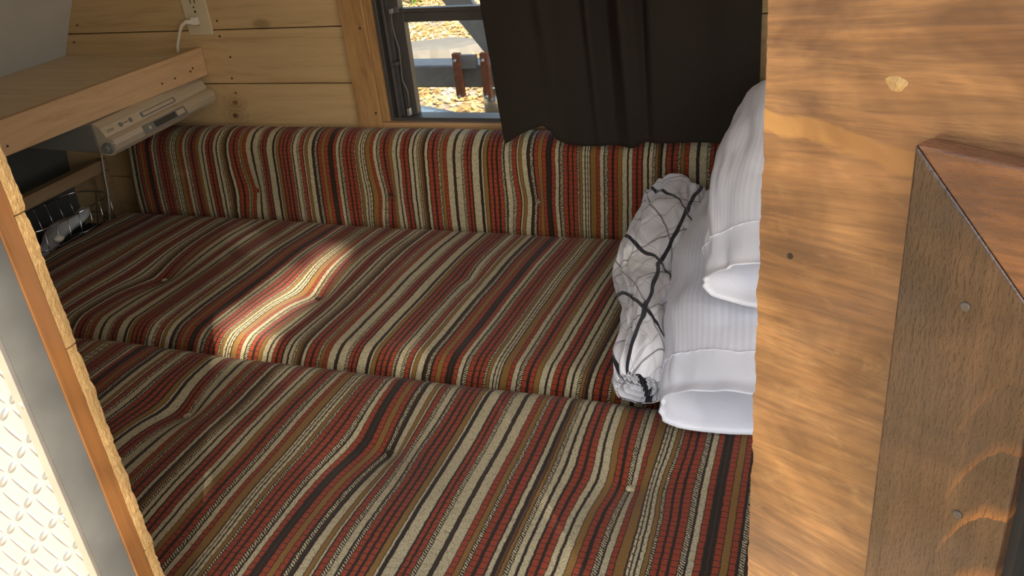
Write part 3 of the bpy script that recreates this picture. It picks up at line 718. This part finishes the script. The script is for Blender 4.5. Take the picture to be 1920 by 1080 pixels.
# ------------------------------------------------------------------ wall outlet with plug and cord
ot = empty('wall_outlet', (-1.47, 1.8, -.37), 'ivory wall outlet plate on the plank wall above the shelf', 'outlet')
MB().box(-1.508, -1.438, 1.7935, 1.7999, -.378, -.264).build('cover_plate', M['ivory'], ot, bevel=.002)
for zc in (-.342, -.302):
    MB().disc((-1.473, 1.7934, zc), (0, -1, 0), .0165, .0012, 20).build('socket', M['ivory'], ot)
    s_ = MB()
    for dx in (-.0063, .0063): s_.box(-1.473+dx-.0011, -1.473+dx+.0011, 1.7915, 1.7925, zc-.001, zc+.008)
    s_.disc((-1.473, 1.7922, zc-.0095), (0, -1, 0), .0024, .0006, 10); s_.build('slot', M['ivory_dark'], ot)
MB().disc((-1.473, 1.7935, -.322), (0, -1, 0), .003, .001, 10).build('screw', M['ivory_dark'], ot)
pc = empty('power_cord', (-1.473, 1.79, -.343), 'white plug and cord hanging from the ivory outlet down behind the shelf board', 'cord')
MB().box(-1.481, -1.463, 1.776, 1.7905, -.351, -.332).build('plug', M['cordw'], pc, bevel=.003)
q = [(-1.478, 1.777, -.343), (-1.488, 1.770, -.341), (-1.500, 1.766, -.348), (-1.508, 1.764, -.362), (-1.516, 1.763, -.378), (-1.524, 1.762, -.395), (-1.532, 1.765, -.4205)]
MB().tube(q, .0036, 10, [1.6, 1.5, 1.2, 1, 1, 1, 1]).build('cord', M['cordw'], pc, smooth=True)

# ------------------------------------------------------------------ radio under the shelf
def radio():
    # front runs from (-1.490, 1.775) to (-1.452, 1.375) -- mounted slightly askew
    far, near = Vector((-1.500, 1.780, 0)), Vector((-1.482, 1.405, 0))
    L = (near-far).length; al = (near-far).normalized(); out = Vector((-al.y, al.x, 0)); out = out if out.x > 0 else -out
    root = empty('radio', (-1.55, 1.58, -.543), 'silver under cabinet radio fixed beneath the pine shelf', 'radio')
    up = Vector((0, 0, 1))
    o = far+up*(-.540)
    MB().prism([(0, .0), (0, .066), (-.19, .066), (-.19, .01)], o-out*.012, out, up, al, L).build('case', M['radio_side'], root, bevel=.004)
    # front fascia: S-shaped profile, upper sloping face and lower rolled face
    pr = [(-.012, .066), (-.004, .064), (.006, .055), (.012, .044), (.015, .036), (.022, .035), (.030, .030), (.034, .020), (.033, .008), (.027, -.001), (.017, -.005), (.004, -.005), (-.012, .0)]
    MB().prism(pr, o, out, up, al, L).build('fascia', M['radio'], root, bevel=.0006)
    def P(s, a, b): return o+al*s+out*a+up*b
    nr = (out*.86+up*.5).normalized(); tg = al
    sl = (P(0, .015, .036)-P(0, .006, .055)).normalized()          # down the sloping upper face
    nrm = al.cross(sl); nrm = nrm if nrm.dot(out) > 0 else -nrm
    base = P(0, .006, .055)
    # cd slot
    MB().obox(base+al*.125+sl*.005+nrm*.0002, al, sl, nrm, .125, .0115, .0010).build('slot_surround', M['radio_side'], root)
    MB().obox(base+al*.131+sl*.0072+nrm*.0011, al, sl, nrm, .112, .0075, .0008).build('disc_door', M['radio'], root)
    MB().obox(base+al*.131+sl*.0150+nrm*.0011, al, sl, nrm, .112, .0012, .0006).build('slot_gap', M['print'], root)
    for s_ in (.285, .318): MB().disc(base+al*s_+sl*.010, nrm, .0052, .0018, 14).build('button', M['radio_side'], root)
    MB().obox(base+al*.293+sl*.009+nrm*.0002, al, sl, nrm, .018, .0022, .0004).build('marking', M['print'], root)
    # display on the rolled face
    n2 = (out*.92+up*.40).normalized(); s2 = al.cross(n2); s2 = s2 if s2.z < 0 else -s2
    b2 = P(0, .0305, .0295)
    MB().obox(b2+al*.125-n2*.002, al, s2, n2, .155, .020, .0042).build('display_bezel', M['radio_side'], root, bevel=.001)
    MB().obox(b2+al*.165+s2*.003+n2*.0022, al, s2, n2, .078, .013, .0006).build('display', M['radio_dark'], root)
    MB().obox(b2+al*.133+s2*.004+n2*.0022, al, s2, n2, .028, .011, .0006).build('button', M['radio'], root)
    MB().disc(b2+al*.262+s2*.010+n2*.002, n2, .004, .002, 12).build('button', M['radio'], root)
    for a_, b_ in ((.025, .115), (.295, .385)):
        MB().obox(b2+al*a_+s2*.004+n2*.0012, al, s2, n2, b_-a_, .0022, .0012).build('trim_line', M['alu_light'], root)
    # round knob on the near end
    kc = P(L, .014, .013); MB().disc(kc, al, .0125, .005, 24).disc(kc+al*.004, al, .0085, .010, 24).build('knob', M['radio_side'], root, bevel=.001)
    # maker's lettering
    cu_ = bpy.data.curves.new('lettering', 'FONT'); cu_.body = 'SONY'; cu_.size = .0085; cu_.extrude = .0002; cu_.align_x = 'LEFT'
    tmp = bpy.data.objects.new('lettering_tmp', cu_); C.objects.link(tmp); bpy.context.view_layer.update()
    me = bpy.data.meshes.new_from_object(tmp.evaluated_get(bpy.context.evaluated_depsgraph_get())); bpy.data.objects.remove(tmp)
    lt = bpy.data.objects.new('lettering', me); C.objects.link(lt); lt.parent = root; me.materials.clear(); me.materials.append(M['print'])
    X_ = -al; Y_ = -sl; Z_ = X_.cross(Y_)
    if Z_.dot(nrm) < 0: X_ = al; Z_ = X_.cross(Y_)
    start = base + sl*.0140+nrm*.0006+(al*(L-.012) if X_.dot(al) < 0 else al*(L-.037))
    w = start+up*H-base_of(root)
    lt.matrix_local = Matrix(((X_.x, Y_.x, Z_.x, w.x), (X_.y, Y_.y, Z_.y, w.y), (X_.z, Y_.z, Z_.z, w.z), (0, 0, 0, 1)))
radio()

# ------------------------------------------------------------------ dark foot space under the shelf
rl = empty('wooden_rail', (-1.87, 1.5, -.72), 'pine rail running under the shelf across the dark foot space', 'rail')
MB().box(-1.93, -1.90, 1.36, 1.797, -.735, -.703).build('rail', M['pine_dark'], rl, bevel=.001)
MB().box(-1.93, -1.90, 1.33, 1.36, -.905, -.70).build('post', M['pine_dark'], rl, bevel=.001)
MB().box(-1.93, -1.90, 1.765, 1.797, -.905, -.736).build('post', M['pine_dark'], rl, bevel=.001)
fs = MB().box(-2.04, -1.775, .56, 1.795, -.917, -.905).build('foot_space_floor', M['ply'], loc=(-1.9, 1.2, -.917)); tag(fs, 'black board floor of the foot space left of the cushions', 'board')
bk = empty('wire_basket', (-1.88, 1.50, -.90), 'thin chrome wire basket in the dark space under the shelf', 'basket')
def loop(cx, cy, z, rx, ry, n=32, e=.6):
    pts = []
    for k in range(n+1):
        a = 2*math.pi*k/n; c, s = math.cos(a), math.sin(a)
        pts.append((cx+rx*math.copysign(abs(c)**e, c), cy+ry*math.copysign(abs(s)**e, s), z))
    return pts
for z, k in ((-.745, 1.0), (-.80, .93), (-.85, .86)):
    MB().tube(loop(-1.835, 1.53, z, .075*k, .135*k), .0016 if k < 1 else .0022, 6).build('ring_wire', M['steel'], bk, smooth=True)
for t_ in range(7):
    y = 1.53-.11+.22*t_/6; wdt = .073
    MB().tube([(-1.835+wdt, y, -.745), (-1.835+wdt*.92, y, -.80), (-1.835+wdt*.8, y, -.86), (-1.835-wdt*.8, y, -.86), (-1.835-wdt*.92, y, -.80), (-1.835-wdt, y, -.745)], .0011, 5).build('cross_wire', M['steel'], bk, smooth=True)
MB().tube([(-1.835, 1.39, -.745), (-1.835, 1.43, -.86), (-1.835, 1.63, -.86), (-1.835, 1.67, -.745)], .0013, 5).build('length_wire', M['steel'], bk, smooth=True)
# grey crumpled item in the basket
bagm = MB()
def bagf(i, j):
    a = 2*math.pi*i/24; f = j/20; r_ = .012+.014*math.sin(math.pi*f)+.006*noise.noise(Vector((a, f*6, 2)))
    y = 1.42+.2*f; return (-1.84+.012*math.sin(f*9)+r_*1.1*math.cos(a), y, -.828+.05*f+r_*.7*math.sin(a)), (0, 0)
bagm.grid(24, 21, bagf, wrapu=True); bg_ = bagm.build('cloth_strap', M['greywall'], smooth=True, loc=(-1.84, 1.52, -.84)); tag(bg_, 'grey crumpled cloth strap lying in the wire basket', 'strap')
pl = MB(); p = (-1.748, 1.44, ZT+.012)
for k in range(1):
    def kf(i, j):
        a = 2*math.pi*i/18; f = j/10; r_ = .013*math.sin(math.pi*min(.999, max(.02, f)))**.6; return (p[0]+r_*math.cos(a), p[1]+r_*math.sin(a), p[2]-.010+.020*f), (0, 0)
    pl.grid(18, 11, kf, wrapu=True)
cl_ = pl.build('plug_cap', M['cordw'], smooth=True, loc=(p[0], p[1], p[2]-.01)); tag(cl_, 'small round off white plastic cap at the left end of the middle cushion', 'cap')
wc = MB().tube([(-1.885, 1.792, -.60), (-1.885, 1.778, -.66), (-1.88, 1.76, -.72), (-1.885, 1.75, -.80), (-1.89, 1.72, -.903)], .0022, 6).build('thin_cable', M['cordw'], smooth=True, loc=(-1.92, 1.77, -.9)); tag(wc, 'thin pale cable hanging in the corner behind the wooden rail', 'cable')

# ------------------------------------------------------------------ open door at the right
A = math.radians(35); DD = Vector((math.cos(A), -math.sin(A), 0)); DN = Vector((-math.sin(A), -math.cos(A), 0))
dr = bpy.data.objects.new('door_1', None); C.objects.link(dr); dr.location = (-.0355, .42, H); dr.rotation_euler = (0, 0, -A); struct(dr)
# local frame of the door: x along the door, y away from the viewer, z up (z measured from the camera height)
def dpart(mb, name, mat, smooth=False, bevel=0, parent=None):
    me = bpy.data.meshes.new(name); me.from_pydata(mb.v, [], mb.f)
    bm = bmesh.new(); bm.from_mesh(me); bmesh.ops.recalc_face_normals(bm, faces=bm.faces); bm.to_mesh(me); bm.free()
    if smooth: me.polygons.foreach_set('use_smooth', [True]*len(me.polygons))
    me.materials.append(mat); o = bpy.data.objects.new(name, me); C.objects.link(o); o.parent = parent or dr
    if bevel: b = o.modifiers.new('bevel', 'BEVEL'); b.width = bevel; b.segments = 3; b.limit_method = 'ANGLE'
    return o
DZ0, DZ1 = -.95, .22; FX0, FX1, FZ0, FZ1, FWD = .0845, .42, -.62, -.1255, .0605
m = MB(); n = 420                                        # panel: left border with a chipped edge
def pf(i, j):
    z = DZ0+(DZ1-DZ0)*i/(n-1); e = .0016*noise.noise(Vector((z*55, 0, 0)))+.0011*noise.noise(Vector((z*230, 2, 0)))
    ring = [(FX0+.002, 0), (.001+e, 0), (.0+e*1.4, .002), (.0005+e, .012), (FX0+.002, .012)]
    x, y = ring[j]; return (x, y, z), (0, 0)
m.grid(n, 5, pf, wrapv=True)
m.add([m.v[j*n] for j in range(5)], [(0, 1, 2, 3, 4)]); m.add([m.v[j*n+n-1] for j in range(5)], [(4, 3, 2, 1, 0)])
w2 = FX0+.002
m.box(w2, .52, 0, .012, FZ1-.002, DZ1).box(FX1-.002, .52, 0, .012, FZ0, FZ1-.002).box(w2, .52, 0, .012, DZ0, FZ0+.002)
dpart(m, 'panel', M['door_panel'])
th = .011
def mitre(poly, name, mat):
    mm = MB(); k = len(poly); vs = [(x, -th, z) for x, z in poly]+[(x, -.0002, z) for x, z in poly]
    mm.add(vs, [tuple(range(k)), tuple(range(2*k-1, k-1, -1))]+[(i, (i+1) % k, (i+1) % k+k, i+k) for i in range(k)])
    return dpart(mm, name, mat, bevel=.0012)
i0, i1, k0, k1 = FX0+FWD, FX1-FWD, FZ0+FWD, FZ1-FWD
g_ = .0002
mitre([(FX0, FZ0), (i0, k0), (i0, k1-g_), (FX0, FZ1-g_)], 'stile', M['door_stile'])
mitre([(FX1, FZ0), (FX1, FZ1-g_), (i1, k1-g_), (i1, k0)], 'stile', M['door_stile'])
mitre([(FX0, FZ1), (i0, k1), (i1, k1), (FX1, FZ1)], 'top_rail', M['door_rail'])
mitre([(FX0, FZ0-g_), (FX1, FZ0-g_), (i1, k0-g_), (i0, k0-g_)], 'bottom_rail', M['door_rail'])
dpart(MB().box(i0-.004, i1+.004, .006, .010, k0-.004, k1+.004), 'door_pane', M['radio_dark'])
mr = MB().box(i0, i0+.004, -.004, .006, k0, k1).box(i0, i1, -.004, .006, k1-.004, k1); dpart(mr, 'glazing_bead', M['black'])
dpart(MB().box(0.004, .52, .0125, .030, DZ0, FZ0).box(.004, .52, .0125, .030, FZ1, DZ1).box(.004, FX0+.03, .0125, .030, FZ0, FZ1).box(FX1-.03, .52, .0125, .030, FZ0, FZ1), 'outer_skin', M['alu_light'])
def dloc(s, z): return (s, z)
for s_, z_ in ((.114, -.187), (.125, -.288)):
    dpart(MB().disc((s_, -th+.0005, z_), (0, -1, 0), .0021, .0012, 12), 'nail', M['alu'], bevel=.0004)
for s_, z_ in ((.020, -.200),): dpart(MB().disc((s_, .0005, z_), (0, -1, 0), .0016, .0009, 10), 'nail', M['nail'])
pg = MB()
def pgf(i, j):
    a = 2*math.pi*i/16; f = j/4; r_ = (1, .9, .6, .3, .02)[j]; k = 1+.2*math.sin(3*a)
    return (.067+.0048*r_*k*math.cos(a), -.0006*f-.0001, -.107+.0032*r_*math.sin(a)), (0, 0)
pg.grid(16, 5, pgf, wrapu=True); dpart(pg, 'filled_hole', M['cut'])

# ------------------------------------------------------------------ outside, behind the window
tf = empty('trailer_frame', (-1.1, 2.65, -1.5), 'grey steel trailer frame with rusty brackets beyond the window', 'trailer frame')
MB().box(-1.9, -.2, 2.6, 2.70, -.737, -.664).build('crossbeam', M['frame'], tf, bevel=.006)
for x in (-1.166, -1.071):
    b_ = MB().box(x-.012, x+.014, 2.578, 2.598, -.762, -.622).build('bracket', M['rust'], tf, bevel=.002)
    for z in (-.640, -.755): MB().tube([(x+.001, 2.565, z-.004), (x+.001, 2.58, z)], .005, 10).build('bolt', M['alu_light'], b_, smooth=True)
MB().box(-1.166, -1.098, 2.585, 2.60, -.672, -.628).build('clamp_plate', M['frame'], tf, bevel=.002)
MB().tube([(-1.083, 2.65, -1.45), (-1.083, 2.65, -.79)], .026, 16).build('jack_leg', M['frame'], tf, smooth=True)
MB().tube([(-1.083, 2.65, -.83), (-1.083, 2.65, -.755)], .030, 16).build('jack_sleeve', M['alu_light'], tf, smooth=True)
MB().disc((-1.083, 2.65, -1.5), (0, 0, 1), .08, .05, 20).build('jack_foot', M['frame'], tf)
MB().prism([(-1.225, -.44), (-1.125, -.44), (-1.02, -.60), (-.92, -.652), (-1.06, -.652), (-1.085, -.625)], (0, 2.62, 0), (1, 0, 0), (0, 0, 1), (0, 1, 0), .02).build('gusset', M['frame'], tf, bevel=.002)
MB().prism([(-1.33, -.20), (-1.24, -.20), (-1.10, -.46), (-1.21, -.46)], (0, 2.63, 0), (1, 0, 0), (0, 0, 1), (0, 1, 0), .03).build('brace', M['frame'], tf, bevel=.002)
fd = MB(); NF = 24                                      # curved diamond plate guard just outside the wall
def fdf(i, j):
    x = -1.5+.52*i/(NF-1); y = YB+.052+.40*j/10; arch = 1-((x+1.28)/.34)**2*.45-(j/10)**2*.3
    return (x, y, -.765+.12*arch), (0, 0)
fd.grid(NF, 11, fdf); fo = fd.build('wheel_guard', M['plate'], wall_back, smooth=True); sm = fo.modifiers.new('thickness', 'SOLIDIFY'); sm.thickness = .003; fo['label'] = 'diamond plate metal guard low outside the window'
stn = MB()
def sf(i, j):
    a = 2*math.pi*i/20; r_ = (1, .98, .6, .01)[j]; z = (-1.5, -1.43, -1.42, -1.418)[j]; k = 1+.18*math.sin(2*a+1)+.1*math.sin(5*a)
    return (-2.95+.30*k*r_*math.cos(a), 6.25+.24*k*r_*math.sin(a), z), (0, 0)
stn.grid(20, 4, sf, wrapu=True); tag(stn.build('flat_stone', M['stone'], smooth=False, loc=(-2.83, 5.95, -1.5)), 'flat grey stone lying among the fallen leaves outside', 'stone')
bo = MB()
def bf(i, j):
    a = 2*math.pi*i/20; b = math.pi/2*j/8; k = .24*(1+.2*noise.noise(Vector((math.cos(a), math.sin(a), b)))); return (-2.62+k*1.1*math.cos(a)*math.cos(b), 7.75+k*math.sin(a)*math.cos(b), -1.5+k*.9*math.sin(b)), (0, 0)
bo.grid(20, 9, bf, wrapu=True); tag(bo.build('boulder', M['stone'], smooth=True, loc=(-2.62, 7.75, -1.5)), 'pale rounded rock at the top edge of the window view', 'rock')
def leaves(n, reg, size, mat, name, label, cat, rs):
    R_ = random.Random(rs); m = MB()
    for _ in range(n):
        x, y, z = reg(R_); s_ = size*R_.uniform(.6, 1.4); d = Vector((R_.gauss(0, 1), R_.gauss(0, 1), R_.gauss(0, .35))).normalized()
        e = d.cross(Vector((R_.gauss(0, .5), R_.gauss(0, .5), 1))).normalized(); c_ = Vector((x, y, z)); up = d.cross(e)*s_*.25
        m.add([c_-d*s_, c_-e*s_*.45+up, c_+d*s_*.2-e*s_*.5+up, c_+d*s_, c_+d*s_*.2+e*s_*.5+up, c_-e*-s_*.45+up], [(0, 1, 2, 3), (0, 3, 4, 5)])
    return m
GT = [(atY(778, 20, 8.2)[0], 8.2), (atY(790, 16, 8.4)[0], 8.4)]
def lreg(R_):
    while True:
        x, y = R_.uniform(-5.0, 0), R_.uniform(3.4, 9.5)
        if ((x+2.95)/.42)**2+((y-6.25)/.36)**2 < 1 or math.hypot(x+2.62, y-7.75) < .33: continue
        return x, y, -1.495+R_.uniform(0, .03)
lf = leaves(15000, lreg, .024, None, '', '', '', 5).build('fallen_leaves', M['dryleaf'], loc=(-2.5, 6, -1.5))
tag(lf, 'bright dry leaves scattered on the ground outside the window', 'leaves', kind='stuff')
for k, (px, py, Y, hh) in enumerate(((778, 20, 8.2, .55), (790, 16, 8.4, .6))):
    x0 = atY(px, py, Y)[0]; R_ = random.Random(20+k); pm = MB()
    for _ in range(26):
        a = R_.uniform(0, 6.28); ln = hh*R_.uniform(.5, 1); sp_ = R_.uniform(.03, .16); w_ = .016
        pts = [Vector((x0+sp_*f*f*math.cos(a)*1.5, Y+sp_*f*f*math.sin(a), -1.5+ln*f)) for f in (0, .25, .5, .75, 1)]
        for i in range(4):
            w0, w1 = w_*(1-i/4)+.002, w_*(1-(i+1)/4)+.002; pe = Vector((-math.sin(a), math.cos(a), 0))
            pm.add([pts[i]-pe*w0, pts[i]+pe*w0, pts[i+1]+pe*w1, pts[i+1]-pe*w1], [(0, 1, 2, 3)])
    po = pm.build('grass_tuft', M['leafg'], loc=(x0, Y, -1.5))
    tag(po, ['green grassy tuft at the top left of the window view', 'green grassy tuft right of the leftmost tuft outside'][k], 'plant')

# ------------------------------------------------------------------ unseen tree added behind the viewer: blocks the sun, gaps shape the lit patches
side = Vector((-SUN.y, SUN.x, 0)).normalized(); upv = SUN.cross(side).normalized()
if upv.z < 0: upv = -upv
def hv(p): p = Vector(p); return p.dot(side), p.dot(upv)
E1, E2 = Vector((.010, .405)), Vector((-.195, .245))    # the gap that lets the long patch fall on the middle cushion
def blocked(h, v):
    p = Vector((h, v)); d = E2-E1; t_ = max(0, min(1, (p-E1).dot(d)/d.dot(d))); r_ = (p-(E1+d*t_)).length
    if r_ < .026+.032*t_: return False
    if .213 < h < .236 and v < .062+.02*math.sin(h*300): return False
    return True
tree = empty('added_shade_tree', (SUN.x*2.8, SUN.y*2.8, -1.5), 'added unseen leafy tree behind the viewer, its gaps shaping the sun patches', 'tree')
def treg(R_):
    while True:
        h = R_.uniform(-.36, .95); v = R_.uniform(-.36, 1.3)
        if h < -.262 and v < .22: continue
        if blocked(h, v): return side*h+upv*v+SUN*R_.uniform(2.6, 3.1)
tm = leaves(20000, lambda R_: tuple(treg(R_)), .030, None, '', '', '', 11)
tm.build('foliage', M['treeleaf'], tree)
tx, ty = SUN.x*2.85+.3, SUN.y*2.85+.2
MB().tube([(tx, ty, -1.5), (tx+.03, ty, -.3), (tx, ty+.02, .9), (tx+.02, ty, 2.0)], .06, 12, [1.2, 1, .7, .3]).build('trunk', M['bark'], tree, smooth=True)
